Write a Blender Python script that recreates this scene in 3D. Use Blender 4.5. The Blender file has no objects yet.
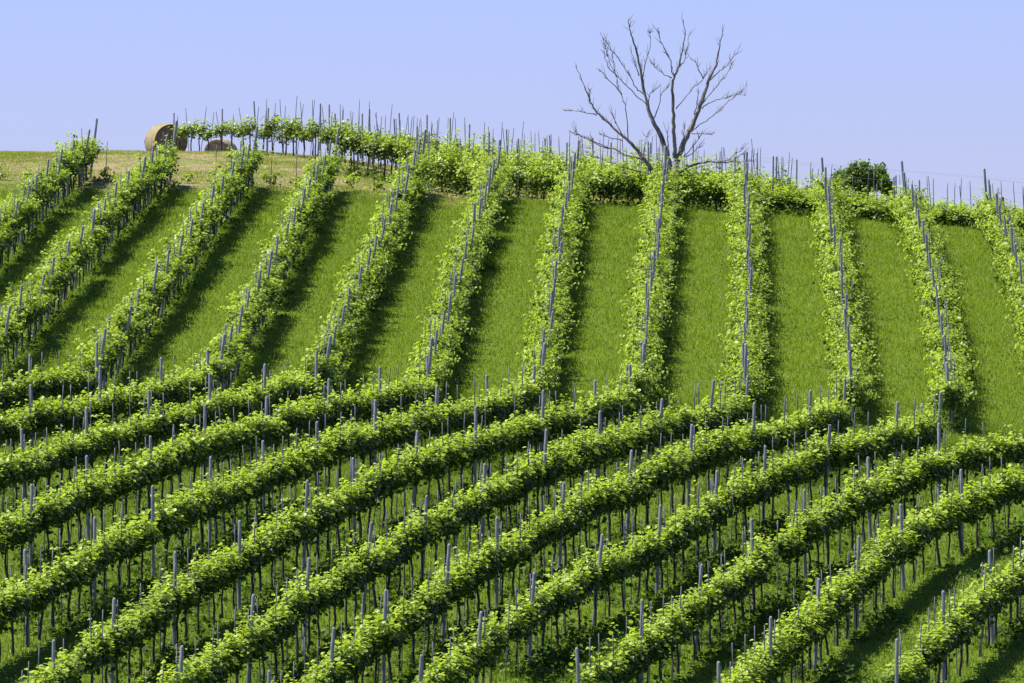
import bpy, math, random
import numpy as np

# ------------------------------------------------------------------ camera, sky, sun, exposure
scn = bpy.context.scene
C = scn.collection
F = 8400.0                      # focal length in pixels of the 1024 px wide photograph (long telephoto)
U0, V0 = 512.0, 341.5
cd = bpy.data.cameras.new('camera')
cd.sensor_width = 36.0
cd.lens = 36.0 * F / 1024.0
cd.clip_start = 1.0
cd.clip_end = 6000.0
cam = bpy.data.objects.new('camera', cd)
C.objects.link(cam)
cam.location = (0, 0, 0)
cam.rotation_euler = (math.radians(90), 0, 0)
scn.camera = cam

SUN_EL, SUN_AZ = 61.0, -78.0    # azimuth measured clockwise from +Y (view direction): the sun is to the left, very slightly beyond
world = bpy.data.worlds.new('World')
scn.world = world
world.use_nodes = True
nt = world.node_tree
nt.nodes.clear()
sky = nt.nodes.new('ShaderNodeTexSky')
sky.sky_type = 'NISHITA'
sky.sun_disc = False
sky.sun_elevation = math.radians(SUN_EL)
sky.sun_rotation = math.radians(SUN_AZ)
sky.altitude = 300
sky.air_density = 1.0
sky.dust_density = 0.2
sky.ozone_density = 2.5
tint = nt.nodes.new('ShaderNodeMix')
tint.data_type = 'RGBA'
tint.blend_type = 'MULTIPLY'
tint.inputs[0].default_value = 1.0
tint.inputs[7].default_value = (0.78, 0.835, 1.58, 1)
bg = nt.nodes.new('ShaderNodeBackground')
bg.inputs[1].default_value = 0.056
wo = nt.nodes.new('ShaderNodeOutputWorld')
nt.links.new(sky.outputs[0], tint.inputs[6])
nt.links.new(tint.outputs[2], bg.inputs[0])
nt.links.new(bg.outputs[0], wo.inputs[0])

sd = bpy.data.lights.new('sun', 'SUN')
sd.energy = 4.6
sd.angle = math.radians(0.5)
sd.color = (1.0, 0.96, 0.88)
sun = bpy.data.objects.new('sun', sd)
C.objects.link(sun)
el, az = math.radians(SUN_EL), math.radians(SUN_AZ)
from mathutils import Vector
sdir = Vector((math.sin(az) * math.cos(el), math.cos(az) * math.cos(el), math.sin(el)))
sun.rotation_euler = (-sdir).to_track_quat('-Z', 'Y').to_euler()

scn.view_settings.view_transform = 'Standard'
scn.view_settings.look = 'None'
scn.view_settings.exposure = 0.9
scn.view_settings.gamma = 1.0
scn.view_settings.use_curve_mapping = False
scn.render.engine = 'CYCLES'
scn.cycles.max_bounces = 8
scn.cycles.transmission_bounces = 4

rng = np.random.default_rng(7)
random.seed(7)

# ------------------------------------------------------------------ materials
def mat_new(name):
    m = bpy.data.materials.new(name)
    m.use_nodes = True
    t = m.node_tree
    t.nodes.clear()
    out = t.nodes.new('ShaderNodeOutputMaterial')
    return m, t, out

def N(t, typ, **kw):
    n = t.nodes.new(typ)
    for k, v in kw.items():
        setattr(n, k, v)
    return n

def ramp(t, fac, stops):
    r = N(t, 'ShaderNodeValToRGB')
    e = r.color_ramp.elements
    while len(e) < len(stops):
        e.new(0.5)
    for i, (p, c) in enumerate(stops):
        e[i].position = p
        e[i].color = (*c, 1)
    t.links.new(fac, r.inputs[0])
    return r.outputs[0]

def leaf_mat(name, stops, trans=0.38, rough=0.42, spec=0.36, tcol=(1.35, 1.4, 0.5)):
    m, t, out = mat_new(name)
    at = N(t, 'ShaderNodeAttribute', attribute_name='tone')
    col = ramp(t, at.outputs['Fac'], stops)
    pb = N(t, 'ShaderNodeBsdfPrincipled')
    pb.inputs['Roughness'].default_value = rough
    pb.inputs['Specular IOR Level'].default_value = spec
    t.links.new(col, pb.inputs['Base Color'])
    mul = N(t, 'ShaderNodeMix', data_type='RGBA', blend_type='MULTIPLY')
    mul.inputs[0].default_value = 1
    mul.inputs[7].default_value = (*tcol, 1)
    t.links.new(col, mul.inputs[6])
    tr = N(t, 'ShaderNodeBsdfTranslucent')
    t.links.new(mul.outputs[2], tr.inputs[0])
    mx = N(t, 'ShaderNodeMixShader')
    mx.inputs[0].default_value = trans
    t.links.new(pb.outputs[0], mx.inputs[1])
    t.links.new(tr.outputs[0], mx.inputs[2])
    t.links.new(mx.outputs[0], out.inputs[0])
    return m

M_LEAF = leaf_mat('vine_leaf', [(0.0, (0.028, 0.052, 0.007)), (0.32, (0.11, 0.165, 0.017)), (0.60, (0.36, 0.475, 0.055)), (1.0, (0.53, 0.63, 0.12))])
M_GRASS = leaf_mat('grass_blade', [(0.0, (0.105, 0.160, 0.010)), (0.5, (0.205, 0.295, 0.022)), (0.85, (0.30, 0.38, 0.03)), (1.0, (0.36, 0.33, 0.13))], trans=0.35, rough=0.6, spec=0.25)
M_WEED = leaf_mat('weed_leaf', [(0.0, (0.030, 0.060, 0.008)), (0.6, (0.07, 0.13, 0.014)), (1.0, (0.14, 0.22, 0.025))], trans=0.3, rough=0.6, spec=0.2)
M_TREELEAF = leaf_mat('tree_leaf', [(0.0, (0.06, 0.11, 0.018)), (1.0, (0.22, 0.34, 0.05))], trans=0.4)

def solid_mat(name, c1, c2, scale, rough=0.85, bump=0.3, stretch=(1, 1, 1), spec=0.3):
    m, t, out = mat_new(name)
    tc = N(t, 'ShaderNodeTexCoord')
    mp = N(t, 'ShaderNodeMapping')
    mp.inputs['Scale'].default_value = stretch
    t.links.new(tc.outputs['Object'], mp.inputs[0])
    nz = N(t, 'ShaderNodeTexNoise')
    nz.inputs['Scale'].default_value = scale
    nz.inputs['Detail'].default_value = 6
    t.links.new(mp.outputs[0], nz.inputs[0])
    col = ramp(t, nz.outputs[0], [(0.3, c1), (0.7, c2)])
    pb = N(t, 'ShaderNodeBsdfPrincipled')
    pb.inputs['Roughness'].default_value = rough
    pb.inputs['Specular IOR Level'].default_value = spec
    t.links.new(col, pb.inputs['Base Color'])
    if bump:
        b = N(t, 'ShaderNodeBump')
        b.inputs['Strength'].default_value = bump
        b.inputs['Distance'].default_value = 0.02
        t.links.new(nz.outputs[0], b.inputs['Height'])
        t.links.new(b.outputs[0], pb.inputs['Normal'])
    t.links.new(pb.outputs[0], out.inputs[0])
    return m

M_BARK = solid_mat('vine_bark', (0.028, 0.022, 0.017), (0.085, 0.068, 0.052), 14, stretch=(3, 3, 1))
M_CONC = solid_mat('weathered_concrete', (0.20, 0.203, 0.203), (0.40, 0.395, 0.385), 9, stretch=(1, 1, 0.4))
M_STAKE = solid_mat('weathered_stake', (0.10, 0.10, 0.105), (0.24, 0.24, 0.25), 7, rough=0.7)
M_WIRE = solid_mat('galvanised_wire', (0.3, 0.3, 0.32), (0.4, 0.4, 0.42), 5, rough=0.5, bump=0)
M_DEAD = solid_mat('dead_bark', (0.07, 0.056, 0.047), (0.38, 0.335, 0.29), 5.5, stretch=(2, 2, 0.7), bump=0.6)
M_HAY = solid_mat('hay_roll', (0.20, 0.155, 0.07), (0.42, 0.34, 0.17), 7, stretch=(1, 6, 6), bump=0.8)
M_HAYEND = solid_mat('hay_end', (0.09, 0.068, 0.038), (0.20, 0.155, 0.085), 9, bump=0.9)
M_TWINE = solid_mat('twine', (0.45, 0.42, 0.33), (0.55, 0.52, 0.42), 5, bump=0)

# ------------------------------------------------------------------ mesh helpers
def mesh_from(name, verts, faces_list, mats, tone=None, matidx=None, smooth=False):
    """faces_list: list of integer arrays (n,k)."""
    me = bpy.data.meshes.new(name)
    verts = np.asarray(verts, dtype=np.float32)
    me.vertices.add(len(verts))
    me.vertices.foreach_set('co', verts.ravel())
    nl = sum(f.size for f in faces_list)
    npoly = sum(len(f) for f in faces_list)
    me.loops.add(nl)
    me.loops.foreach_set('vertex_index', np.concatenate([f.ravel() for f in faces_list]).astype(np.int32))
    me.polygons.add(npoly)
    sizes = np.concatenate([np.full(len(f), f.shape[1]) for f in faces_list])
    starts = np.concatenate([[0], np.cumsum(sizes)[:-1]]).astype(np.int32)
    me.polygons.foreach_set('loop_start', starts)
    if matidx is not None:
        me.polygons.foreach_set('material_index', np.asarray(matidx, dtype=np.int32))
    if smooth:
        me.polygons.foreach_set('use_smooth', np.ones(npoly, dtype=bool))
    me.update(calc_edges=True)
    for m in mats:
        me.materials.append(m)
    if tone is not None:
        a = me.attributes.new('tone', 'FLOAT', 'FACE')
        a.data.foreach_set('value', np.asarray(tone, dtype=np.float32))
    return me

def link(name, me, parent=None):
    o = bpy.data.objects.new(name, me)
    C.objects.link(o)
    if parent is not None:
        o.parent = parent
    return o

def tag(o, label=None, cat=None, group=None, kind=None):
    if label: o['label'] = label
    if cat: o['category'] = cat
    if group: o['group'] = group
    if kind: o['kind'] = kind
    return o

def tube(pts, radii, sides=6, cap=True):
    """one tapered tube: verts, quads, tris"""
    pts = np.asarray(pts, float)
    radii = np.asarray(radii, float)
    n = len(pts)
    tan = np.gradient(pts, axis=0)
    tan /= np.linalg.norm(tan, axis=1)[:, None] + 1e-9
    ref = np.array([0.0, 1.0, 0.0]) if abs(tan[0, 1]) < 0.8 else np.array([1.0, 0, 0])
    V = []
    for i in range(n):
        a = np.cross(ref, tan[i]); a /= np.linalg.norm(a) + 1e-9
        b = np.cross(tan[i], a)
        th = np.arange(sides) * 2 * math.pi / sides
        V.append(pts[i] + radii[i] * (np.cos(th)[:, None] * a + np.sin(th)[:, None] * b))
    V = np.concatenate(V)
    Q = []
    for i in range(n - 1):
        for k in range(sides):
            k2 = (k + 1) % sides
            Q.append((i * sides + k, i * sides + k2, (i + 1) * sides + k2, (i + 1) * sides + k))
    T = []
    if cap:
        V = np.vstack([V, pts[-1] + tan[-1] * radii[-1] * 0.3])
        for k in range(sides):
            T.append(((n - 1) * sides + k, (n - 1) * sides + (k + 1) % sides, len(V) - 1))
    return V, np.array(Q, int).reshape(-1, 4), np.array(T, int).reshape(-1, 3)

def merge(parts):
    V, Q, T, o = [], [], [], 0
    for v, q, t in parts:
        V.append(v); Q.append(q + o); T.append(t + o); o += len(v)
    return np.concatenate(V), np.concatenate(Q), np.concatenate(T)

# ------------------------------------------------------------------ terrain
def smooth1(a, s):
    k = int(4 * s) + 1
    w = np.exp(-0.5 * (np.arange(-k, k + 1) / s) ** 2); w /= w.sum()
    p = np.concatenate([2 * a[0] - a[k:0:-1], a, 2 * a[-1] - a[-2:-k - 2:-1]])
    return np.convolve(p, w, 'valid')

TY = np.arange(120.0, 340.01, 0.5)
TU = np.arange(-480.0, 1504.1, 12.0)
baseY = [120, 132, 142, 152, 162, 172, 182.5, 193, 203, 212, 222, 232, 242, 252, 262]
baseV = [1130, 975, 850, 738, 642, 562, 499, 460, 432, 403, 355, 310, 270, 236, 207]
vj = np.interp(TU, [0, 118, 325, 540, 650, 745, 855, 955, 1024, 1200], [380, 388, 402, 403, 404, 408, 413, 420, 427, 440])
v262 = np.interp(TU, [-150, 0, 163, 244, 325, 416, 495, 573, 665, 745, 826, 906, 987, 1060, 1200], [187, 189, 193, 196, 199, 202, 205, 208, 212, 215, 219, 226, 233, 240, 250])
crest = np.interp(TU, [-150, 0, 100, 250, 330, 400, 500, 600, 700, 800, 900, 1000, 1200], [155, 153, 152, 152, 157, 168, 183, 193, 202, 209, 217, 226, 240])
vj, v262, crest = smooth1(vj, 3), smooth1(v262, 3), smooth1(crest, 3)
YY, UU = np.meshgrid(TY, TU)                       # [u, y]
W2 = np.clip((YY - 212) / 50, 0, 1)
W1 = np.where(YY > 212, 1 - W2, np.clip((YY - 188) / 24, 0, 1))
TV = np.interp(YY, baseY, baseV) + (vj[:, None] - 403) * W1 + (v262[:, None] - 207) * W2 \
    + (UU - 400) * 0.045 * np.clip((184 - YY) / 24, 0, 1)
t_ = np.clip((YY - 262) / 32, 0, 1)
TV = np.where(YY > 262, v262[:, None] + (crest[:, None] - v262[:, None]) * (1 - (1 - t_) ** 2), TV)
TZ = (V0 - TV) * YY / F
iz = int(np.searchsorted(TY, 296.0))
TZ[:, iz:] = TZ[:, iz:iz + 1] - 0.0016 * (TY[iz:] - TY[iz])[None, :] ** 2
for i in range(TZ.shape[0]):
    TZ[i] = smooth1(TZ[i], 4.0)

def ground(X, Y):
    """height of the hillside at world X, Y (arrays)"""
    X = np.asarray(X, float); Y = np.asarray(Y, float)
    Yc = np.clip(Y, TY[0], TY[-1] - 0.01)
    u = np.clip(U0 + X * F / Yc, TU[0], TU[-1] - 0.01)
    fi = (u - TU[0]) / 12.0; fj = (Yc - TY[0]) / 0.5
    i = np.floor(fi).astype(int); j = np.floor(fj).astype(int)
    a = fi - i; b = fj - j
    i = np.clip(i, 0, TZ.shape[0] - 2); j = np.clip(j, 0, TZ.shape[1] - 2)
    z = TZ[i, j] * (1 - a) * (1 - b) + TZ[i + 1, j] * a * (1 - b) + TZ[i, j + 1] * (1 - a) * b + TZ[i + 1, j + 1] * a * b
    # small natural unevenness
    z = z + 0.03 * np.sin(X * 1.7 + Y * 0.31) * np.sin(Y * 0.55 + X * 0.4) + 0.015 * np.sin(X * 4.1 - Y * 1.3)
    # the valley between the hill and the camera, and the land beyond the crest
    n = np.clip(Y, 0, 120)
    znear = -1.7 + (z + 1.7) * (3 * (n / 120) ** 2 - 2 * (n / 120) ** 3)
    z = np.where(Y < 120, znear, z)
    z = np.where(Y > 340, z - 0.06 * (np.minimum(Y, 900) - 340), z)
    return z

def ground_mesh():
    ys = np.concatenate([np.arange(-400, 120, 10.0), np.arange(120, 150, 2.0), np.arange(150, 305, 0.5), np.arange(305, 345, 2.5), [360, 390, 430, 500, 620, 800, 1000, 1500, 2500]])
    xs = np.concatenate([[-2500, -1200, -600, -350, -200, -120, -80, -55, -40, -32, -27], np.arange(-24, 24.1, 0.4), [27, 32, 40, 55, 80, 120, 200, 350, 600, 1200, 2500]])
    gx, gy = np.meshgrid(xs, ys)
    gz = ground(gx, gy)
    V = np.stack([gx.ravel(), gy.ravel(), gz.ravel()], 1)
    ny, nx = gx.shape
    idx = np.arange(ny * nx).reshape(ny, nx)
    Fq = np.stack([idx[:-1, :-1].ravel(), idx[:-1, 1:].ravel(), idx[1:, 1:].ravel(), idx[1:, :-1].ravel()], 1)
    m, t, out = mat_new('hillside_soil_and_turf')
    tc = N(t, 'ShaderNodeTexCoord')
    def noise(scale, det=5):
        n = N(t, 'ShaderNodeTexNoise'); n.inputs['Scale'].default_value = scale; n.inputs['Detail'].default_value = det
        t.links.new(tc.outputs['Object'], n.inputs[0]); return n
    n1, n2, n3 = noise(0.25), noise(9, 8), noise(0.7, 6)
    green = ramp(t, n2.outputs[0], [(0.25, (0.055, 0.085, 0.010)), (0.55, (0.11, 0.17, 0.012)), (0.8, (0.16, 0.23, 0.022))])
    dry = ramp(t, n3.outputs[0], [(0.36, (0.15, 0.19, 0.04)), (0.48, (0.24, 0.21, 0.10)), (0.62, (0.30, 0.225, 0.12))])
    sep = N(t, 'ShaderNodeSeparateXYZ'); t.links.new(tc.outputs['Object'], sep.inputs[0])
    def mathn(op, a, b):
        n = N(t, 'ShaderNodeMath', operation=op)
        for k, v in enumerate((a, b)):
            if isinstance(v, (int, float)): n.inputs[k].default_value = v
            else: t.links.new(v, n.inputs[k])
        return n.outputs[0]
    # the mown, sun-dried headland on top of the hill
    f = mathn('MULTIPLY', mathn('SUBTRACT', sep.outputs[1], 262.0), 0.25)
    f = mathn('ADD', f, mathn('MULTIPLY', mathn('SUBTRACT', n1.outputs[0], 0.5), 2.0))
    f = mathn('SUBTRACT', f, mathn('MULTIPLY', mathn('MAXIMUM', mathn('ADD', sep.outputs[0], 2.0), 0.0), 0.25))
    f.node.use_clamp = True
    mx = N(t, 'ShaderNodeMix', data_type='RGBA')
    t.links.new(f, mx.inputs[0]); t.links.new(green, mx.inputs[6]); t.links.new(dry, mx.inputs[7])
    pb = N(t, 'ShaderNodeBsdfPrincipled'); pb.inputs['Roughness'].default_value = 0.95; pb.inputs['Specular IOR Level'].default_value = 0.1
    t.links.new(mx.outputs[2], pb.inputs['Base Color'])
    b = N(t, 'ShaderNodeBump'); b.inputs['Strength'].default_value = 0.7; b.inputs['Distance'].default_value = 0.05
    t.links.new(n2.outputs[0], b.inputs['Height']); t.links.new(b.outputs[0], pb.inputs['Normal'])
    t.links.new(pb.outputs[0], out.inputs[0])
    me = mesh_from('hillside', V, [Fq], [m], smooth=True)
    tag(link('hillside_ground', me), 'grassy vineyard hillside rising to a rounded crest', None, None, 'structure')
ground_mesh()

def proj(X, Y, Z):
    return U0 + X * F / Y, V0 - Z * F / Y

def unproject(u, vc, h, ylo=125.0, yhi=266.0):
    """where the hillside lies under a canopy point seen at u, vc whose height above the ground is h"""
    ys = np.arange(ylo, yhi, 0.1)
    X = (u - U0) * ys / F
    v = V0 - (ground(X, ys) + h) * F / ys
    k = int(np.argmin(np.abs(v - vc)))
    return X[k], ys[k]

# ------------------------------------------------------------------ rows, read off the photograph (canopy centre lines)
LOWER = {   # diagonal rows on the near slope, first = the one by the grassy corner
 'l': [(895, 680), (940, 634), (988, 594), (1024, 566), (1050, 545)],
 'k': [(719, 704), (766, 660), (812, 619), (855, 578), (900, 543), (943, 513), (980, 496), (1019, 483), (1050, 473)],
 'j': [(580, 690), (635, 651), (687, 611), (742, 571), (792, 538), (831, 513), (872, 491), (910, 473), (949, 458), (988, 450), (1018, 445), (1045, 440)],
 'i': [(414, 697), (470, 652), (520, 620), (563, 585), (627, 558), (674, 533), (717, 506), (760, 481), (798, 463), (836, 450), (876, 443), (910, 434), (940, 421)],
 'h': [(260, 722), (312, 681), (362, 646), (412, 613), (463, 576), (513, 546), (563, 518), (603, 497), (652, 475), (697, 455), (740, 440), (778, 432), (813, 422), (846, 409)],
 'g': [(100, 735), (160, 700), (212, 666), (267, 628), (326, 587), (382, 553), (439, 521), (491, 492), (543, 468), (592, 448), (639, 433), (681, 424), (748, 403)],
 'f': [(-20, 735), (30, 697), (85, 657), (145, 614), (207, 573), (271, 539), (326, 509), (379, 479), (432, 456), (484, 440), (530, 428), (576, 416), (636, 396)],
 'e': [(-40, 630), (16, 597), (84, 562), (147, 527), (211, 497), (266, 472), (321, 450), (374, 432), (423, 421), (468, 412), (505, 403), (533, 394)],
 'd': [(-40, 553), (33, 517), (99, 487), (153, 465), (213, 441), (265, 426), (320, 414), (370, 402), (432, 384)],
 'c': [(-40, 490), (41, 458), (105, 436), (168, 418), (221, 405), (274, 392), (318, 381)],
 'b': [(-40, 438), (0, 428), (61, 413), (115, 401), (172, 388), (212, 377)],
 'a': [(-40, 403), (0, 394), (50, 384), (105, 374)],
}
LOWER_NAME = {}
ORD = ['zeroth', 'first', 'second', 'third', 'fourth', 'fifth', 'sixth', 'seventh', 'eighth', 'ninth', 'tenth', 'eleventh', 'twelfth', 'thirteenth',
       'fourteenth', 'fifteenth', 'sixteenth', 'seventeenth', 'eighteenth', 'nineteenth', 'twentieth']
def nth(n):
    if n < len(ORD): return ORD[n]
    s = 'th' if n % 100 in (11, 12, 13) else {1: 'st', 2: 'nd', 3: 'rd'}.get(n % 10, 'th')
    return '%d%s' % (n, s)
for n_, k_ in enumerate('lkjihgfedcba'):
    LOWER_NAME[k_] = '%s diagonal row above the grassy corner' % nth(n_ + 1)
UPPER = {
 1: [(-60, 290), (-30, 265), (0, 236), (25, 206), (51, 177), (81, 155), (91, 146)],
 2: [(-20, 356), (0, 334), (25, 312), (55, 276), (85, 243), (115, 204), (149, 172), (163, 160), (170, 153)],
 3: [(92, 366), (100, 353), (127, 321), (157, 286), (183, 249), (208, 211), (234, 177), (246, 161), (252, 154)],
 4: [(212, 372), (222, 358), (242, 321), (263, 284), (284, 245), (301, 211), (316, 181), (327, 165), (332, 158)],
 5: [(318, 372), (325, 358), (340, 325), (356, 288), (376, 250), (393, 213), (408, 180), (416, 163), (419, 157)],
 6: [(425, 376), (430, 361), (447, 315), (458, 272), (471, 236), (485, 200), (496, 168)],
 7: [(539, 378), (541, 362), (549, 316), (555, 270), (562, 228), (569, 194), (575, 170)],
 8: [(639, 380), (641, 364), (647, 316), (654, 270), (658, 228), (662, 194), (666, 176)],
 9: [(744, 384), (745, 368), (748, 321), (749, 279), (747, 236), (746, 198), (745, 179)],
 10: [(854, 388), (853, 372), (847, 321), (841, 279), (834, 236), (828, 200), (826, 184)],
 11: [(952, 394), (951, 378), (945, 330), (936, 283), (924, 240), (913, 205), (907, 190)],
 12: [(1048, 380), (1036, 325), (1024, 283), (1010, 240), (998, 212), (988, 197)],
}
UPPER_NAME = {8: 'uphill row that leads to the dead tree'}
for n_ in range(1, 8):
    UPPER_NAME[n_] = '%s uphill row left of the dead tree' % nth(8 - n_)
for n_ in range(9, 13):
    UPPER_NAME[n_] = '%s uphill row right of the dead tree' % nth(n_ - 8)

class Row:
    def __init__(self, kind, key, name, pts):
        self.kind, self.key, self.name = kind, key, name
        pts = np.asarray(pts, float)
        self.p = pts
        seg = np.linalg.norm(np.diff(pts, axis=0), axis=1)
        self.s = np.concatenate([[0], np.cumsum(seg)])
        self.L = self.s[-1]
    def at(self, s):
        x = np.interp(s, self.s, self.p[:, 0]); y = np.interp(s, self.s, self.p[:, 1])
        return float(x), float(y), float(ground(x, y))
    def ang(self, s):
        a, b = self.at(max(0, s - 0.5)), self.at(min(self.L, s + 0.5))
        return math.atan2(b[1] - a[1], b[0] - a[0])

def fit_row(trace, h, deg, ylo, yhi):
    P = np.array([unproject(u, v, h, ylo, yhi) for u, v in trace])
    deg = min(deg, len(P) - 2)
    c = np.polyfit(P[:, 1] - 200, P[:, 0], deg)
    yy = np.arange(P[0, 1], P[-1, 1] + 0.01, 0.5)
    base = np.polyval(c, yy - 200)
    o = np.argsort(P[:, 1])
    res = np.interp(yy, P[o, 1], P[o, 0] - np.polyval(c, P[o, 1] - 200))
    return np.stack([base + smooth1(res, 4.0) * 0.9, yy], 1)

rows = []
for k_ in 'lkjihgfedcba':
    P = fit_row(LOWER[k_], 1.05, 3, 125, 211)
    rows.append(Row('low', k_, LOWER_NAME[k_], P))
for n_ in UPPER:
    P = fit_row(UPPER[n_], 1.0, 2, 190, 264.5 if n_ > 7 else 268)
    rows.append(Row('up', n_, UPPER_NAME[n_], P))
    print('UP', n_, P[0].round(1), P[-1].round(1), round(float(ground(P[0, 0], P[0, 1])), 2))
for r in rows[:12]:
    print('LOW', r.key, r.p[0].round(1), r.p[-1].round(1), 'L', round(r.L, 1), 'ang', round(math.degrees(r.ang(r.L / 2)), 1))
# rows across the top of the hill, (u, Y) knots
TOP = [('F', 'farthest row behind the hilltop', [(360, 301), (450, 295), (560, 290), (700, 284), (800, 281)]),
       ('A', 'back row across the hilltop', [(172, 300), (250, 293), (350, 284), (500, 277), (700, 272), (1060, 269)]),
       ('B', 'third row across the hilltop', [(318, 282), (360, 279), (500, 273.5), (700, 269.5), (1050, 267)]),
       ('C', 'second row across the hilltop', [(335, 276), (400, 273), (500, 270), (700, 267), (1050, 265)]),
       ('D', 'front row across the hilltop', [(425, 269.5), (500, 267.2), (700, 264.5), (900, 263.5)]),
       ('E', 'skyline row behind the hilltop', [(255, 301), (400, 293), (520, 286), (700, 279), (1040, 275)])]
for k_, nm, kn in TOP:
    kn = np.array(kn, float)
    us = np.linspace(kn[0, 0], kn[-1, 0], 60)
    ys = smooth1(np.interp(us, kn[:, 0], kn[:, 1]), 3)
    rows.append(Row('top', k_, nm, np.stack([(us - U0) * ys / F, ys], 1)))
young_pts = []
for u_ in np.linspace(-20, 420, 40):
    y_ = 266.5 + 0.5 * math.sin(u_)
    young_pts.append(((u_ - U0) * y_ / F, y_))
rows.append(Row('young', 'Y', 'young row on the dry headland', young_pts))

# ------------------------------------------------------------------ grapevine models
LEAF_V = np.array([(0, -0.5, 0), (-0.52, -0.22, 0.10), (-0.40, 0.30, 0.10), (0, 0.55, -0.04), (0.40, 0.30, 0.10), (0.52, -0.22, 0.10)])
LEAF_Q = np.array([(0, 1, 2, 3), (0, 3, 4, 5)])

def leaves_mesh(pos, nrm, size, spin):
    """place one folded, roundish leaf per position"""
    n = len(pos)
    nrm = nrm / (np.linalg.norm(nrm, axis=1)[:, None] + 1e-9)
    ref = np.where(np.abs(nrm[:, 2:3]) > 0.9, np.array([[1.0, 0, 0]]), np.array([[0, 0, 1.0]]))
    a = np.cross(ref, nrm); a /= np.linalg.norm(a, axis=1)[:, None] + 1e-9
    b = np.cross(nrm, a)
    cs, sn = np.cos(spin)[:, None], np.sin(spin)[:, None]
    a, b = a * cs + b * sn, -a * sn + b * cs
    L = LEAF_V[None] * size[:, None, None]
    V = pos[:, None, :] + L[..., 0:1] * a[:, None] + L[..., 1:2] * b[:, None] + L[..., 2:3] * nrm[:, None]
    Q = LEAF_Q[None] + (np.arange(n) * 6)[:, None, None]
    return V.reshape(-1, 3), Q.reshape(-1, 4)

def foliage(kind, r):
    """shoots with leaves along them, hedge along local x; returns verts, quads, tone"""
    P, T = [], []
    if kind == 'low':
        ns, z0, reach, hz, half = 22, 0.84, (0.30, 0.62), 0.15, 0.60
    elif kind == 'up':
        ns, z0, reach, hz, half = 19, 0.68, (0.36, 0.76), 0.32, 0.55
    elif kind == 'mid':
        ns, z0, reach, hz, half = 18, 0.78, (0.34, 0.70), 0.20, 0.54
    elif kind == 'bushy':
        ns, z0, reach, hz, half = 22, 0.42, (0.45, 1.05), 0.26, 0.58
    elif kind == 'top':
        ns, z0, reach, hz, half = 12, 0.80, (0.30, 0.60), 0.22, 0.52
    else:
        ns, z0, reach, hz, half = 6, 0.12, (0.2, 0.6), 0.3, 0.2
    for i in range(ns):
        base = np.array([r.uniform(-half, half), r.normal(0, 0.06), z0 + r.normal(0, 0.05)])
        d = np.array([r.normal(0, 0.35), r.normal(0, hz * 1.6), 1.0])
        if kind == 'up' and r.random() < 0.45:
            d = np.array([r.normal(0, 0.4), r.choice([-1, 1]) * r.uniform(0.3, 0.8), r.uniform(0.15, 0.7)])
        d /= np.linalg.norm(d)
        Ln = r.uniform(*reach) * (r.uniform(1.2, 1.5) if r.random() < 0.16 else 1)
        nn = max(4, int(Ln / 0.026))
        sag = r.uniform(0.0, 0.35) if kind != 'low' else r.uniform(-0.05, 0.2)
        for j in range(nn):
            f = (j + 0.6) / nn
            p = base + d * Ln * f + np.array([0, d[1] * 0.5, -1.0]) * sag * f * f
            spread = 0.095 * (1 - 0.55 * f)
            p = p + r.normal(0, spread, 3) * np.array([1, 1, 0.8])
            P.append(p); T.append(0.20 + 0.58 * f + r.normal(0, 0.13) + (0.12 if f > 0.8 else 0))  # young tips lighter; basal leaves coloured darker still, as the canopy's underside shade
    if kind != 'young':
        nb = {'low': 480, 'up': 380, 'mid': 360, 'bushy': 250, 'top': 130}[kind]
        w = {'low': 0.12, 'up': 0.22, 'mid': 0.17, 'bushy': 0.26, 'top': 0.16}[kind]
        for i in range(nb):     # inner leaf mass round the cordon: older leaves, underside shade put into their tone
            p = np.array([r.uniform(-half, half), r.normal(0, w), z0 + {'low': 0.12}.get(kind, 0.17) + r.normal(0, {'bushy': 0.27, 'low': 0.125}.get(kind, 0.16))])
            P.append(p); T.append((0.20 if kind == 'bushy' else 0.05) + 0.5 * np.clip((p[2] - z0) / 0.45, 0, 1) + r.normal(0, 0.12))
    P = np.array(P); T = np.clip(np.array(T) * r.uniform(0.86, 1.08), 0, 1)
    n = len(P)
    c = np.array([0, 0, z0 + 0.1])
    out = P - c; out[:, 0] *= 0.2
    out /= np.linalg.norm(out, axis=1)[:, None] + 1e-6
    nrm = out * 0.55 + np.array([0, 0, 0.75]) + r.normal(0, 0.45, (n, 3))
    size = np.clip(r.normal(0.078, 0.019, n), 0.035, 0.125) * np.where(T > 0.8, 0.8, 1.0)
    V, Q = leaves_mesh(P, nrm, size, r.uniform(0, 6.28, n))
    return V, Q, np.repeat(T, 2)

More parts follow.
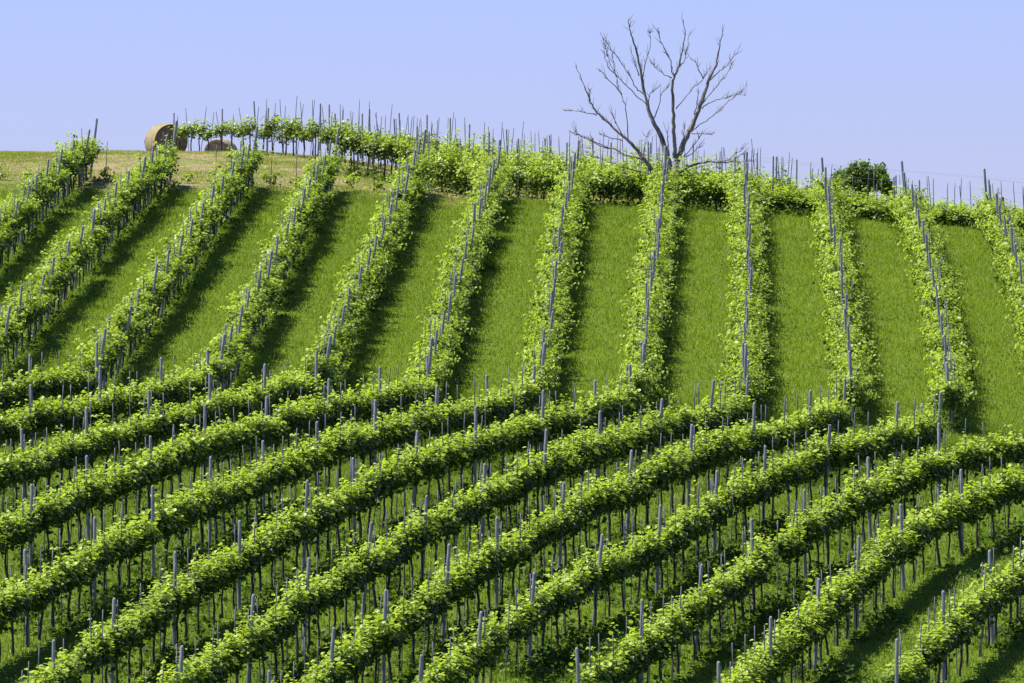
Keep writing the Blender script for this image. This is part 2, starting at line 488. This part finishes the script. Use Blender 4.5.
def vine_trunk(kind, r):
    if kind == 'young':
        pts = [(0, 0, -0.05), (0.01, 0, 0.15), (0.0, 0.01, 0.4)]
        return tube(pts, [0.010, 0.008, 0.005], 5)
    top = {'low': 0.8, 'up': 0.68, 'top': 0.8, 'mid': 0.76, 'bushy': 0.6}[kind]
    n = 7
    zs = np.linspace(-0.08, top, n)
    lean = r.normal(0, 0.05)
    x = lean * zs + np.cumsum(r.normal(0, 0.012, n)); y = np.cumsum(r.normal(0, 0.012, n))
    x -= x[0]; y -= y[0]
    rad = np.linspace(0.030, 0.020, n) * r.uniform(0.85, 1.15); rad[0] *= 1.35
    parts = [tube(np.stack([x, y, zs], 1), rad, 6)]
    e = np.array([x[-1], y[-1], zs[-1] - 0.01])
    for s in (-1, 1):
        q = [e + (s * a * 0.5, r.normal(0, 0.01), 0.05 * math.sin(a * 3) + 0.02 * a) for a in np.linspace(0, 1, 5)]
        parts.append(tube(q, np.linspace(0.017, 0.010, 5), 5))
    return merge(parts)

MODEL = {}
for kind, nv in (('low', 9), ('up', 8), ('top', 6), ('young', 4), ('mid', 7), ('bushy', 6)):
    MODEL[kind] = []
    for i in range(nv):
        r = np.random.default_rng(100 * len(MODEL) + i)
        MODEL[kind].append((foliage(kind, r), vine_trunk(kind, r)))
VMESH = {}
def vine_meshes(kind, i):
    if (kind, i) not in VMESH:
        (fv, fq, ft), (tv, tq, tt) = MODEL[kind][i]
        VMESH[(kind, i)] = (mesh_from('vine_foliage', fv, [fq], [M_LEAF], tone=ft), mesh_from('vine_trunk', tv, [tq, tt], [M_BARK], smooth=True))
    return VMESH[(kind, i)]

# ------------------------------------------------------------------ plant the rows
def top_scale(x, y):
    return float(np.interp(U0 + x * F / y, [350, 430, 660, 780, 840], [1.0, 1.04, 1.04, 0.88, 0.62]))
UPLEAN = {1: .14, 2: .13, 3: .12, 4: .12, 5: .11, 6: .10, 7: .06, 8: .05, 9: .01, 10: -.05, 11: -.08, 12: -.09}
vines, posts, stakes = [], [], []     # dicts
for R in rows:
    n = int(R.L / {'low': 0.97, 'up': 1.0, 'top': 1.0, 'young': 1.25}[R.kind])
    start = 0.3
    far = lambda y: 0.80 if y > 290 and R.key == 'A' else 1.0
    for i in range(n):
        s = start + (R.L - 0.6) * (i + 0.5) / n + rng.normal(0, 0.05)
        gap = {'low': 0.008, 'up': 0.02, 'top': 0.03, 'young': 0.25}[R.kind]
        if R.kind == 'top' and R.key == 'A' and R.at(s)[1] > 291.5:
            gap = 0.05
        x, y, z = R.at(s)
        a = R.ang(s)
        off = rng.normal(0, 0.03)
        x2, y2 = x - math.sin(a) * off, y + math.cos(a) * off
        if rng.random() > gap:
            mk = R.kind
            if R.kind == 'top' and (R.key in 'CD' or x > -2.5): mk = 'bushy' if x > -2.5 else 'mid'
            if R.kind == 'up' and (R.key <= 4 or (R.key == 5 and rng.random() < 0.5)): mk = 'mid'
            vines.append(dict(m=mk, row=R, s=s, x=x2, y=y2, z=z, a=a + (math.pi if rng.random() < 0.5 else 0) + rng.normal(0, 0.05),
                              wy=rng.uniform(0.70, 0.95) if R.kind == 'up' and mk == 'up' else rng.uniform(0.85, 1.1),
                              sc=(rng.uniform(0.90, 1.04) if R.kind == 'low' else rng.uniform(0.86, 1.14)) * (0.86 if R.kind == 'top' and R.at(s)[1] > 291.5 else 1.0) * (top_scale(x, y) if R.kind == 'top' else 1),
                              v=int(rng.integers(len(MODEL[mk])))))
        pr = {'low': 0.92, 'up': 0.85 if str(R.key) in '12345' else 0.5, 'top': 1.0, 'young': 0.75}[R.kind]
        if rng.random() < pr:
            o = rng.normal(0, 0.05); o2 = rng.normal(0, 0.05)
            hh = {'low': rng.normal(1.72, 0.08), 'up': rng.normal(1.58, 0.14), 'top': rng.normal(1.95, 0.15) * (0.35 + 0.65 * min(1, top_scale(x, y))) * far(y), 'young': rng.normal(1.05, 0.25)}[R.kind]
            stakes.append(dict(row=R, s=s, x=x + o, y=y + o2, z=z, h=max(0.5, hh), lx=rng.normal(0, 0.035 if R.kind != 'top' else 0.07), ly=rng.normal(0, 0.035), v=int(rng.integers(3))))
    if R.kind == 'young':
        continue
    step = {'low': 4.9, 'up': 4.2, 'top': 4.6}[R.kind]
    m = max(1, int(round((R.L - 0.4) / step)))
    for i in range(m + 1):
        s = 0.15 + (R.L - 0.3) * i / m + (rng.normal(0, 0.15) if 0 < i < m else 0)
        if i == 0 and R.kind == 'up': s += 0.8
        x, y, z = R.at(min(max(s, 0), R.L))
        end = (i in (0, m)) and R.kind == 'up'
        hh = {'low': rng.normal(1.82, 0.06), 'up': rng.normal(1.84, 0.06), 'top': rng.normal(1.95, 0.06) * (0.4 + 0.6 * min(1, top_scale(x, y))) * far(y)}[R.kind] + (0.14 if end and i == m else 0)
        posts.append(dict(row=R, s=s, x=x, y=y, z=z, h=hh, lx=rng.normal(0, 0.025) + (UPLEAN[R.key] if R.kind == 'up' else 0) + (0.05 if R.kind == 'low' and R.key in 'ghi' else 0),
                          ly=rng.normal(0, 0.02), rz=(R.ang(s) - math.pi / 2 if R.kind != 'top' else 0) + rng.normal(0, 0.08), v=int(rng.integers(4)), w=1.2 if end else (0.85 if R.kind == 'top' else 1.0)))

def seen(d, h, mar=4):
    u, v = proj(d['x'], d['y'], d['z'] + h)
    return -mar < u < 1024 + mar and v < 683 + mar

def number(items, h):
    cnt = {}
    for d in sorted(items, key=lambda d: d['s']):
        if seen(d, h(d)):
            k = d['row'].name
            cnt[k] = cnt.get(k, 0) + 1
            d['n'] = cnt[k]
number(vines, lambda d: 1.1)
number(posts, lambda d: d['h'])
number(stakes, lambda d: d['h'])
print('vines', len(vines), 'posts', len(posts), 'stakes', len(stakes), 'in view', sum('n' in d for d in vines), sum('n' in d for d in posts), sum('n' in d for d in stakes))

def near300(items):
    vis = sorted([d for d in items if 'n' in d], key=lambda d: d['y'])[:300]
    ids = set(id(d) for d in vis)
    return vis, [d for d in items if id(d) not in ids]

END = {'low': 'lower end', 'up': 'foot', 'top': 'hay bale end', 'young': 'left end'}
def where(d):
    return '%s from the %s of the %s' % (nth(d['n']), END[d['row'].kind], d['row'].name)

near, rest = near300(vines)
for d in near:
    root = bpy.data.objects.new('grapevine', None)
    C.objects.link(root)
    root.empty_display_size = 0.2
    root.location = (d['x'], d['y'], d['z'])
    root.rotation_euler = (0, 0, d['a'])
    root.scale = (1.0, d['wy'], d['sc'])
    fm, tm = vine_meshes(d['m'], d['v'])
    link('foliage', fm, root)
    link('trunk', tm, root)
    tag(root, 'grapevine ' + where(d), 'grapevine', 'grapevines in the diagonal rows on the near slope')

def bake(items):
    """every further vine, in one mesh"""
    V, Q, T, tone, mi_q, o = [], [], [], [], [], 0
    Tn = []
    for d in items:
        (fv, fq, ft), (tv, tq, tt) = MODEL[d['m']][d['v']]
        c, s = math.cos(d['a']), math.sin(d['a'])
        M = np.array([[c, -s, 0], [s, c, 0], [0, 0, 1]])
        S = np.array([1.0, d['wy'], d['sc']])
        for v, q, t, tn, mi in ((fv, fq, None, ft, 0), (tv, tq, tt, None, 1)):
            V.append((v * S) @ M.T + np.array([d['x'], d['y'], d['z']]))
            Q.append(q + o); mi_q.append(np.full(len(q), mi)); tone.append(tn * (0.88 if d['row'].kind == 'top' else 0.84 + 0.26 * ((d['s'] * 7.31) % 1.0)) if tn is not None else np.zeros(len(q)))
            if t is not None:
                T.append(t + o)
            o += len(v)
    Q = np.concatenate(Q); T = np.concatenate(T)
    return mesh_from('further_vines', np.concatenate(V), [Q, T], [M_LEAF, M_BARK],
                     tone=np.concatenate(tone + [np.zeros(len(T))]), matidx=np.concatenate(mi_q + [np.ones(len(T))]))
tag(link('grapevines', bake(rest)), 'mass of grapevines in the uphill rows and across the hilltop', 'grapevines', None, 'stuff')

# posts: square weathered concrete, slightly tapered, chamfered, notched for the wires
def post_mesh(v, h=1.0):
    r = np.random.default_rng(50 + v)
    w0, w1, ch = 0.033, 0.029, 0.007
    V, Q, T = [], [], []
    zs = [-0.12, 0.3, 0.7, 1.1, 1.5, 1.86, 1.90]
    for i, z in enumerate(zs):
        w = w0 + (w1 - w0) * max(z, 0) / 1.9
        if i == len(zs) - 1: w -= 0.012
        jx, jy = (r.normal(0, 0.003, 2) if 0 < i < 6 else (0, 0))
        for sx, sy, a in ((1, 1, 0), (1, 1, 1), (-1, 1, 1), (-1, 1, 0), (-1, -1, 0), (-1, -1, 1), (1, -1, 1), (1, -1, 0)):
            V.append((sx * (w - (ch if a else 0)) + jx, sy * (w - (0 if a else ch)) + jy, z))
    for i in range(len(zs) - 1):
        for k in range(8):
            Q.append((i * 8 + k, i * 8 + (k + 1) % 8, (i + 1) * 8 + (k + 1) % 8, (i + 1) * 8 + k))
    V.append((0, 0, 1.902))
    b = (len(zs) - 1) * 8
    for k in range(8):
        T.append((b + k, b + (k + 1) % 8, len(V) - 1))
    return mesh_from('concrete_post', V, [np.array(Q), np.array(T)], [M_CONC])
PM = [post_mesh(i) for i in range(4)]
near_p, rest_p = near300(posts)
for d in near_p:
    o = link('trellis_post', PM[d['v']])
    o.location = (d['x'], d['y'], d['z'])
    o.rotation_euler = (d['ly'], d['lx'], d['rz'])
    o.scale = (d['w'], d['w'], d['h'] / 1.9)
    tag(o, 'grey post ' + where(d), 'post', 'concrete posts holding up the vine rows')
# thin stakes
def stake_mesh(v):
    r = np.random.default_rng(70 + v)
    zs = np.linspace(-0.1, 1.7, 7)
    x = np.cumsum(r.normal(0, 0.004, 7)); y = np.cumsum(r.normal(0, 0.004, 7))
    return tube(np.stack([x, y, zs], 1), [0.0125] * 7, 5)
SMD = [stake_mesh(i) for i in range(3)]
SM = [mesh_from('stake', v, [q, t], [M_STAKE], smooth=True) for v, q, t in SMD]
near_s, rest_s = near300(stakes)
for d in near_s:
    o = link('vine_stake', SM[d['v']])
    o.location = (d['x'], d['y'], d['z'])
    o.rotation_euler = (d['ly'], d['lx'], 0)
    o.scale = (1, 1, d['h'] / 1.7)
    tag(o, 'thin stake ' + where(d), 'stake', 'thin stakes standing beside the vines')
parts = []
for d in rest_s:
    v, q, t = SMD[d['v']]
    v = v * np.array([1, 1, d['h'] / 1.7])
    v = v + np.stack([v[:, 2] * math.sin(d['lx']), -v[:, 2] * math.sin(d['ly']), np.zeros(len(v))], 1) + np.array([d['x'], d['y'], d['z']])
    parts.append((v, q, t))
v, q, t = merge(parts)
tag(link('vine_stakes', mesh_from('further_stakes', v, [q, t], [M_STAKE])), 'many thin stakes in the uphill rows and along the skyline', 'stakes', None, 'stuff')
if rest_p:
    vis_rest = [d for d in rest_p if 'n' in d]
    print('posts left over', len(rest_p), 'in view', len(vis_rest))

# trellis wires, one strand along the top of each row
for R in rows:
    if R.kind == 'young': continue
    pts = [R.at(s) for s in np.linspace(0.15, R.L - 0.15, max(3, int(R.L / 2.4)))]
    zz = 1.25 if R.kind == 'low' else (1.3 if R.key == 'A' else 1.66)
    P = np.array(pts) + np.array([0, 0, zz])
    P[1::2, 2] -= 0.02
    v, q, t = tube(P, [0.0018 if R.kind == 'top' else 0.0015] * len(P), 4)
    o = link('trellis_wire', mesh_from('wire', v, [q, t], [M_WIRE]))
    tag(o, 'thin steel top wire of the ' + R.name, 'wire', 'trellis wires along the vine rows')

# ------------------------------------------------------------------ dead tree
def zt(X, Y):   # points of the enlarged crop I measured the branches in
    return 560 + X / 3.795, 10 + Y / 3.795
TREE_Y = 266.8
def tree_pt(X, Y, d):
    u, v = zt(X, Y)
    y = TREE_Y + d
    return np.array([(u - U0) * y / F, y, (V0 - v) * y / F])
tb = tree_pt(428, 640, 0)
gz = float(ground(tb[0], TREE_Y))
def limb(pts, r0, r1, twigs=(), seed=0, nt_=6):
    """pts: (X, Y, depth) in the crop; twigs: list of point lists"""
    r = np.random.default_rng(900 + seed)
    out = []
    def seg(pl, a, b):
        P = np.array([tree_pt(*p) for p in pl])
        s = np.linspace(0, len(P) - 1, (len(P) - 1) * 4 + 1)
        Q = np.stack([np.interp(s, range(len(P)), P[:, k]) for k in range(3)], 1)
        Q[1:-1] += r.normal(0, 0.011, (len(Q) - 2, 3))
        rad = np.linspace(a * (1.0 if a > 0.03 else 0.8), b * 0.75, len(Q)) * (1 + r.normal(0, 0.05, len(Q)))
        out.append(tube(Q, rad, 8 if a > 0.03 else 5))
        return Q, rad
    Q, rad = seg(pts, r0, r1)
    main = [(Q, rad)]
    for tw in twigs:
        q2, rd2 = seg(tw, 0.026, 0.007)
        main.append((q2, rd2))
    for q, rd in main:           # fine twigs
        k = max(2, int(len(q) * 0.85))
        for _ in range(k):
            i = int(r.integers(len(q) // 3, len(q)))
            i = min(i, len(q) - 2)
            d = q[i + 1] - q[i]; d /= np.linalg.norm(d) + 1e-9
            side = r.normal(0, 1, 3); side[2] = abs(side[2]) * 0.6
            d = d * 1.0 + side * 0.42; d /= np.linalg.norm(d)
            Ln = r.uniform(0.08, 0.36)
            a, b = q[i], q[i] + d * Ln * 0.5 + r.normal(0, 0.02, 3)
            c = q[i] + d * Ln + np.array([0, 0, Ln * 0.15]) + r.normal(0, 0.03, 3)
            out.append(tube([a, b, c], [0.009, 0.007, 0.004], 4))
    return merge(out)
dt = bpy.data.objects.new('dead_tree', None)
C.objects.link(dt)
dt.location = (tb[0], TREE_Y, gz)
tag(dt, 'bare dead tree with forked grey branches standing on the skyline', 'tree')
def tree_part(name, data):
    v, q, t = data
    v = v - np.array([tb[0], TREE_Y, gz])
    link(name, mesh_from(name, v, [q, t], [M_DEAD], smooth=True), dt)
base_v = 10 + 640 / 3.795
P0 = np.array([tb[0], TREE_Y, gz - 0.1])
P1 = tree_pt(432, 625, 0); P2 = tree_pt(436, 590, 0)
tree_part('trunk', tube([P0, P0 * 0.45 + P1 * 0.55 + np.array([0.03, 0, 0]), P1, P2], [0.21, 0.165, 0.15, 0.11], 12))
LIMBS = [
 ([(436, 600, 0), (452, 545, .1), (480, 480, .2), (510, 420, .3), (540, 340, .4), (565, 270, .5), (592, 210, .6), (605, 140, .6), (620, 65, .6)], .105, .012,
  [[(565, 270, .5), (600, 235, .4), (630, 215, .3), (665, 170, .2), (683, 135, .2)], [(500, 460, .2), (540, 430, 0), (590, 395, -.2), (640, 345, -.3), (680, 315, -.3), (713, 282, -.3)],
   [(540, 375, .4), (570, 350, .3), (620, 335, .2), (660, 322, .1), (708, 322, .1)], [(525, 375, .3), (560, 330, .5), (600, 285, .7), (640, 235, .8), (660, 190, .8)],
   [(440, 375, .1), (465, 345, .2), (500, 300, .4), (545, 262, .5), (575, 215, .5)], [(510, 395, .3), (520, 350, .2), (525, 300, .1)], [(545, 262, .5), (525, 225, .5), (512, 192, .5)],
   [(500, 468, .2), (530, 470, 0), (580, 474, -.1)], [(455, 540, .1), (470, 480, 0), (470, 430, -.1)], [(470, 555, .1), (495, 530, 0), (520, 500, -.1), (528, 480, -.1)]]),
 ([(436, 560, 0), (434, 500, -.1), (430, 420, -.2), (428, 340, -.2), (428, 270, -.3), (445, 225, -.3), (462, 165, -.4), (476, 95, -.4), (468, 35, -.4)], .070, .010,
  [[(428, 245, -.3), (420, 195, -.3), (400, 150, -.4), (380, 110, -.4), (367, 68, -.4)], [(425, 258, -.3), (395, 245, -.3), (370, 225, -.3), (352, 205, -.3)],
   [(447, 222, -.3), (470, 200, -.3), (482, 145, -.2), (492, 80, -.2)]]),
 ([(418, 605, 0), (405, 545, .1), (385, 485, .2), (355, 425, .2), (335, 375, .3), (315, 290, .4), (305, 220, .4), (285, 140, .4), (265, 80, .4), (260, 30, .4)], .095, .010,
  [[(330, 360, .3), (290, 325, .4), (250, 285, .5), (215, 250, .5), (190, 205, .6), (175, 150, .6), (163, 105, .6)], [(318, 320, .3), (290, 300, .3), (260, 240, .2), (230, 195, .1), (195, 150, 0), (170, 110, 0)],
   [(315, 255, .4), (325, 195, .5), (342, 140, .6), (343, 75, .6)], [(300, 250, .4), (285, 205, .3), (268, 150, .3)], [(357, 410, .2), (375, 360, .1), (388, 315, 0), (412, 290, 0)],
   [(335, 365, .3), (340, 320, .2), (385, 285, .1)], [(410, 560, .1), (409, 510, .1), (408, 462, .1)], [(215, 250, .5), (180, 215, .5), (162, 150, .5)]]),
 ([(428, 700, 0), (385, 690, -.2), (358, 650, -.3), (345, 600, -.3), (318, 565, -.3), (290, 530, -.2), (255, 490, -.2), (215, 460, -.1), (175, 420, 0), (140, 390, 0), (115, 350, .1), (90, 285, .1), (58, 210, .1)], .085, .010,
  [[(258, 490, -.2), (255, 420, -.2), (245, 360, -.1), (225, 300, 0), (205, 210, .1), (195, 160, .1)], [(235, 320, 0), (200, 280, 0), (165, 245, .1), (145, 222, .1)],
   [(140, 400, 0), (100, 388, -.1), (60, 383, -.2), (15, 380, -.2)], [(240, 480, -.2), (215, 435, -.3), (198, 395, -.3)], [(115, 345, .1), (112, 300, .2)], [(238, 497, -.2), (190, 485, -.3), (148, 470, -.3)],
   [(318, 550, -.3), (322, 500, -.3), (335, 465, -.2)]]),
 ([(330, 575, .3), (300, 562, .3), (250, 550, .4), (210, 528, .5), (165, 520, .5), (120, 498, .6), (85, 480, .6), (52, 463, .6)], .035, .010,
  [[(180, 522, .5), (150, 508, .4), (115, 495, .4)], [(85, 480, .6), (62, 470, .6), (60, 455, .6)]]),
 ([(355, 625, 0), (300, 612, -.1), (250, 600, -.2), (200, 580, -.2), (150, 565, -.3), (100, 548, -.3)], .030, .010, [[(300, 612, -.1), (270, 630, -.1), (240, 650, 0)]]),
 ([(440, 628, 0), (480, 600, -.2), (520, 582, -.3), (570, 576, -.4), (620, 578, -.5), (670, 576, -.5), (722, 574, -.6)], .045, .010,
  [[(590, 576, -.4), (640, 570, -.4), (665, 545, -.4), (690, 528, -.4)], [(650, 576, -.5), (680, 552, -.5), (700, 545, -.5)], [(470, 560, 0), (500, 545, .1), (530, 520, .1)]]),
]
for i, (pts, r0, r1, tw) in enumerate(LIMBS):
    tree_part('limb', limb(pts, r0, r1, tw, i))

# ------------------------------------------------------------------ bushy tree beyond the crest
def leafy_tree(name, label, u, v_base, Y, lobes, seed):
    r = np.random.default_rng(seed)
    x = (u - U0) * Y / F
    z0 = float(ground(x, Y))
    root = bpy.data.objects.new(name, None); C.objects.link(root); root.location = (x, Y, z0)
    tag(root, label, 'tree')
    P, T, tubes = [], [], []
    top = max(l[2] for l in lobes)
    tubes.append(tube([(0, 0, -0.1), (0.05, 0, top * 0.35), (0, 0, top * 0.75)], [0.12, 0.09, 0.05], 8))
    for (lx, ly, lz, rr) in lobes:
        tubes.append(tube([(0.02, 0, top * 0.3), (lx * 0.5, ly * 0.5, lz * 0.7), (lx, ly, lz)], [0.05, 0.035, 0.015], 5))
        for k in range(26):      # leaf clumps inside each lobe
            d = r.normal(0, 1, 3); d /= np.linalg.norm(d)
            c = np.array([lx, ly, lz]) + d * rr * r.uniform(0.35, 1.15)
            m = 34
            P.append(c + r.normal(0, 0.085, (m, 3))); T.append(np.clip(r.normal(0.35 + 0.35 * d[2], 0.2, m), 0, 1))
    P = np.concatenate(P); T = np.concatenate(T)
    v, q = leaves_mesh(P, r.normal(0, 0.6, P.shape) + (0, 0, 0.5), r.uniform(0.05, 0.10, len(P)), r.uniform(0, 6, len(P)))
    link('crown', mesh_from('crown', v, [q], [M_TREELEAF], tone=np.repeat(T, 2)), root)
    v, q, t = merge(tubes)
    link('trunk', mesh_from('trunk', v, [q, t], [M_BARK], smooth=True), root)
BY = 306.0
bz = float(ground((862 - U0) * BY / F, BY))
def lobe(u, v, rpx, d):
    return ((u - 862) * BY / F, d, (V0 - v) * BY / F - bz, rpx * BY / F)
leafy_tree('bushy_tree', 'dark green bushy tree poking up behind the vines right of the dead tree', 862, 0, BY,
           [lobe(842, 178, 6, .2), lobe(850, 184, 8, -.2), lobe(853, 174, 4, 0), lobe(865, 175, 7, 0), lobe(875, 177, 7, .3), lobe(883, 183, 6, -.1), lobe(868, 187, 9, .1), lobe(840, 190, 8, 0), lobe(888, 192, 5, 0), lobe(864, 169, 4, 0), lobe(880, 172, 4, .2), lobe(857, 168, 3, .1), lobe(836, 184, 4, 0)], 5)

# ------------------------------------------------------------------ round hay bales
def bale(label, u, v_bottom, Y, rad, width, yaw, seed):
    r = np.random.default_rng(seed)
    x = (u - U0) * Y / F
    z = float(ground(x, Y))
    root = bpy.data.objects.new('hay_bale', None); C.objects.link(root)
    root.location = (x, Y, z); root.rotation_euler = (0, 0, yaw)
    tag(root, label, 'hay bale', 'round hay bales on the hilltop')
    S, Wn = 40, 9      # cylinder, axis along local y
    V, Q = [], []
    for j in range(Wn):
        yy = (j / (Wn - 1) - 0.5) * width
        edge = 0.94 if j in (0, Wn - 1) else 1.0
        for k in range(S):
            th = 2 * math.pi * k / S
            rr = rad * edge * (1 + r.normal(0, 0.018)) * (1.03 if math.sin(th) < -0.3 else 1)
            V.append((rr * math.cos(th), yy, rad * 0.97 + rr * math.sin(th) * (0.96 if math.sin(th) < 0 else 1)))
    for j in range(Wn - 1):
        for k in range(S):
            Q.append((j * S + k, j * S + (k + 1) % S, (j + 1) * S + (k + 1) % S, (j + 1) * S + k))
    link('rolled_side', mesh_from('rolled_side', V, [np.array(Q)], [M_HAY]), root)
    for sgn in (-1, 1):  # spiral end faces
        V2, Q2, rings = [], [], 9
        for i in range(rings):
            for k in range(S):
                th = 2 * math.pi * k / S
                rr = rad * 0.945 * (1 - i / rings) + 0.002
                V2.append((rr * math.cos(th), sgn * (width / 2 + 0.015 * (i % 2) + 0.004 + r.uniform(0, 0.006) + 0.03 * i / rings), rad * 0.97 + rr * math.sin(th)))
        for i in range(rings - 1):
            for k in range(S):
                Q2.append((i * S + k, i * S + (k + 1) % S, (i + 1) * S + (k + 1) % S, (i + 1) * S + k))
        T2 = []
        V2.append((0, sgn * (width / 2 + 0.04), rad * 0.97))
        for k in range(S):
            T2.append(((rings - 1) * S + k, (rings - 1) * S + (k + 1) % S, len(V2) - 1))
        link('end_face', mesh_from('end_face', V2, [np.array(Q2), np.array(T2)], [M_HAYEND]), root)
    for f in (-0.3, 0.0, 0.3):
        pts = [(rad * 1.012 * math.cos(a), f * width, rad * 0.97 + rad * 1.012 * math.sin(a)) for a in np.linspace(0, 2 * math.pi, 41)]
        v, q, t = tube(pts, [0.006] * 41, 4, cap=False)
        link('twine', mesh_from('twine', v, [q], [M_TWINE]), root)
bale('large round hay bale standing on the skyline left of the hilltop vine row', 166, 152, 304, 0.66, 1.2, math.radians(20), 1)
bale('tan round hay bale half hidden behind the hilltop vine row', 221, 152, 309, 0.52, 0.9, math.radians(-20), 2)

# ------------------------------------------------------------------ grass and weeds
def vnoise(x, y, f, seed):
    r = np.random.default_rng(seed)
    g = r.random((256, 256))
    xi, yi = x * f + 57.3, y * f + 91.1
    i, j = np.floor(xi).astype(int), np.floor(yi).astype(int)
    a, b = xi - i, yi - j
    a, b = a * a * (3 - 2 * a), b * b * (3 - 2 * b)
    G = lambda p, q: g[p % 256, q % 256]
    return G(i, j) * (1 - a) * (1 - b) + G(i + 1, j) * a * (1 - b) + G(i, j + 1) * (1 - a) * b + G(i + 1, j + 1) * a * b

def grass():
    n = 1500000
    Y = rng.uniform(148, 304, n)
    U = rng.uniform(-25, 1049, n)
    keep = rng.random(n) < Y / 304
    Y, U = Y[keep], U[keep]
    X = (U - U0) * Y / F
    Z = ground(X, Y)
    n = len(X)
    patch = vnoise(X, Y, 0.35, 1) * 0.6 + vnoise(X, Y, 1.3, 2) * 0.4
    fine = vnoise(X, Y, 4.0, 3)
    dry = np.clip((Y - 262) * 0.25 + (vnoise(X, Y, 0.3, 4) - 0.5) * 2.5 - np.maximum(X + 2, 0) * 0.25, 0, 1)
    H = (0.040 + 0.055 * patch + 0.05 * fine) * rng.uniform(0.6, 1.4, n) * (1 - 0.45 * dry)
    th = rng.uniform(0, 2 * math.pi, n)
    lean = rng.uniform(0.2, 0.9, n)
    w = rng.uniform(0.007, 0.014, n)
    bx, by = np.cos(th), np.sin(th)
    V = np.empty((n, 3, 3))
    V[:, 0] = np.stack([X - by * w, Y + bx * w, Z - 0.01], 1)
    V[:, 1] = np.stack([X + by * w, Y - bx * w, Z - 0.01], 1)
    V[:, 2] = np.stack([X + bx * H * lean, Y + by * H * lean, Z + H], 1)
    T = np.arange(n * 3).reshape(n, 3)
    coarse_shade = np.clip((214 - Y) / 8, 0, 1)  # coarser near-slope growth, with the rows' dappled shade painted into its tone
    tone = 0.22 - 0.24 * coarse_shade + 0.42 * patch + 0.2 * (fine - 0.5) + rng.normal(0, 0.10, n)
    bare = 0.6 * vnoise(X, Y * 0.5, 0.5, 8) + 0.4 * vnoise(X, Y, 1.9, 9)
    tone = np.where(rng.random(n) < dry * np.clip((bare - 0.25) * 3, 0.15, 0.95), rng.uniform(0.88, 1.0, n), np.clip(tone, 0, 0.84))
    gone = rng.random(n) < dry * np.clip((bare - 0.45) * 3, 0, 0.8)
    V[gone, 2, 2] = V[gone, 0, 2] + 0.008
    tone = np.where(rng.random(n) < 0.012, 0.98, tone)
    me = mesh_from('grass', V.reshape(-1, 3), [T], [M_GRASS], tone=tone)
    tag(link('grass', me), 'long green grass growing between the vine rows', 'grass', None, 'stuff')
grass()

def weeds():
    P, Nn, Sz, T = [], [], [], []
    r = np.random.default_rng(33)
    for R in rows:
        if R.kind not in ('low', 'up') and R.key not in ('C', 'D'): continue
        dens = {'low': 13.0, 'up': 2.5, 'top': 7.0}[R.kind]
        m = int(R.L * dens)
        for i in range(m):
            s = r.uniform(0, R.L)
            x, y, z = R.at(s)
            a = R.ang(s)
            off = r.normal(0.25, 0.6) if R.kind == 'low' else (r.normal(0.0, 0.22) if R.kind == 'up' else r.normal(0.3, 0.5))
            x += math.sin(a) * off; y -= math.cos(a) * off
            k = float(vnoise(np.array([x]), np.array([y]), 0.45, 11)[0])
            if R.kind == 'low' and k < 0.34 + 0.08 * (R.key in 'edcba'): continue
            z = float(ground(x, y))
            hh = 0.10 + 0.30 * max(0, k - 0.3)
            nl = int(6 + 26 * max(0, k - 0.3))
            p = r.normal(0, 1, (nl, 3)) * (0.13, 0.13, 0) + (x, y, z)
            p[:, 2] += np.abs(r.normal(0, hh * 0.6, nl)) + 0.02
            P.append(p); Nn.append(r.normal(0, 0.5, (nl, 3)) + (0, 0, 0.8)); Sz.append(r.uniform(0.05, 0.11, nl)); T.append(np.clip(r.normal(0.5, 0.25, nl), 0, 1))
    P = np.concatenate(P); Nn = np.concatenate(Nn); Sz = np.concatenate(Sz); T = np.concatenate(T)
    v, q = leaves_mesh(P, Nn, Sz, r.uniform(0, 6, len(P)))
    print('weeds leaves', len(P))
    tag(link('weeds', mesh_from('weeds', v, [q], [M_WEED], tone=np.repeat(T, 2))), 'dark leafy weeds under the vine rows', 'weeds', None, 'stuff')
weeds()
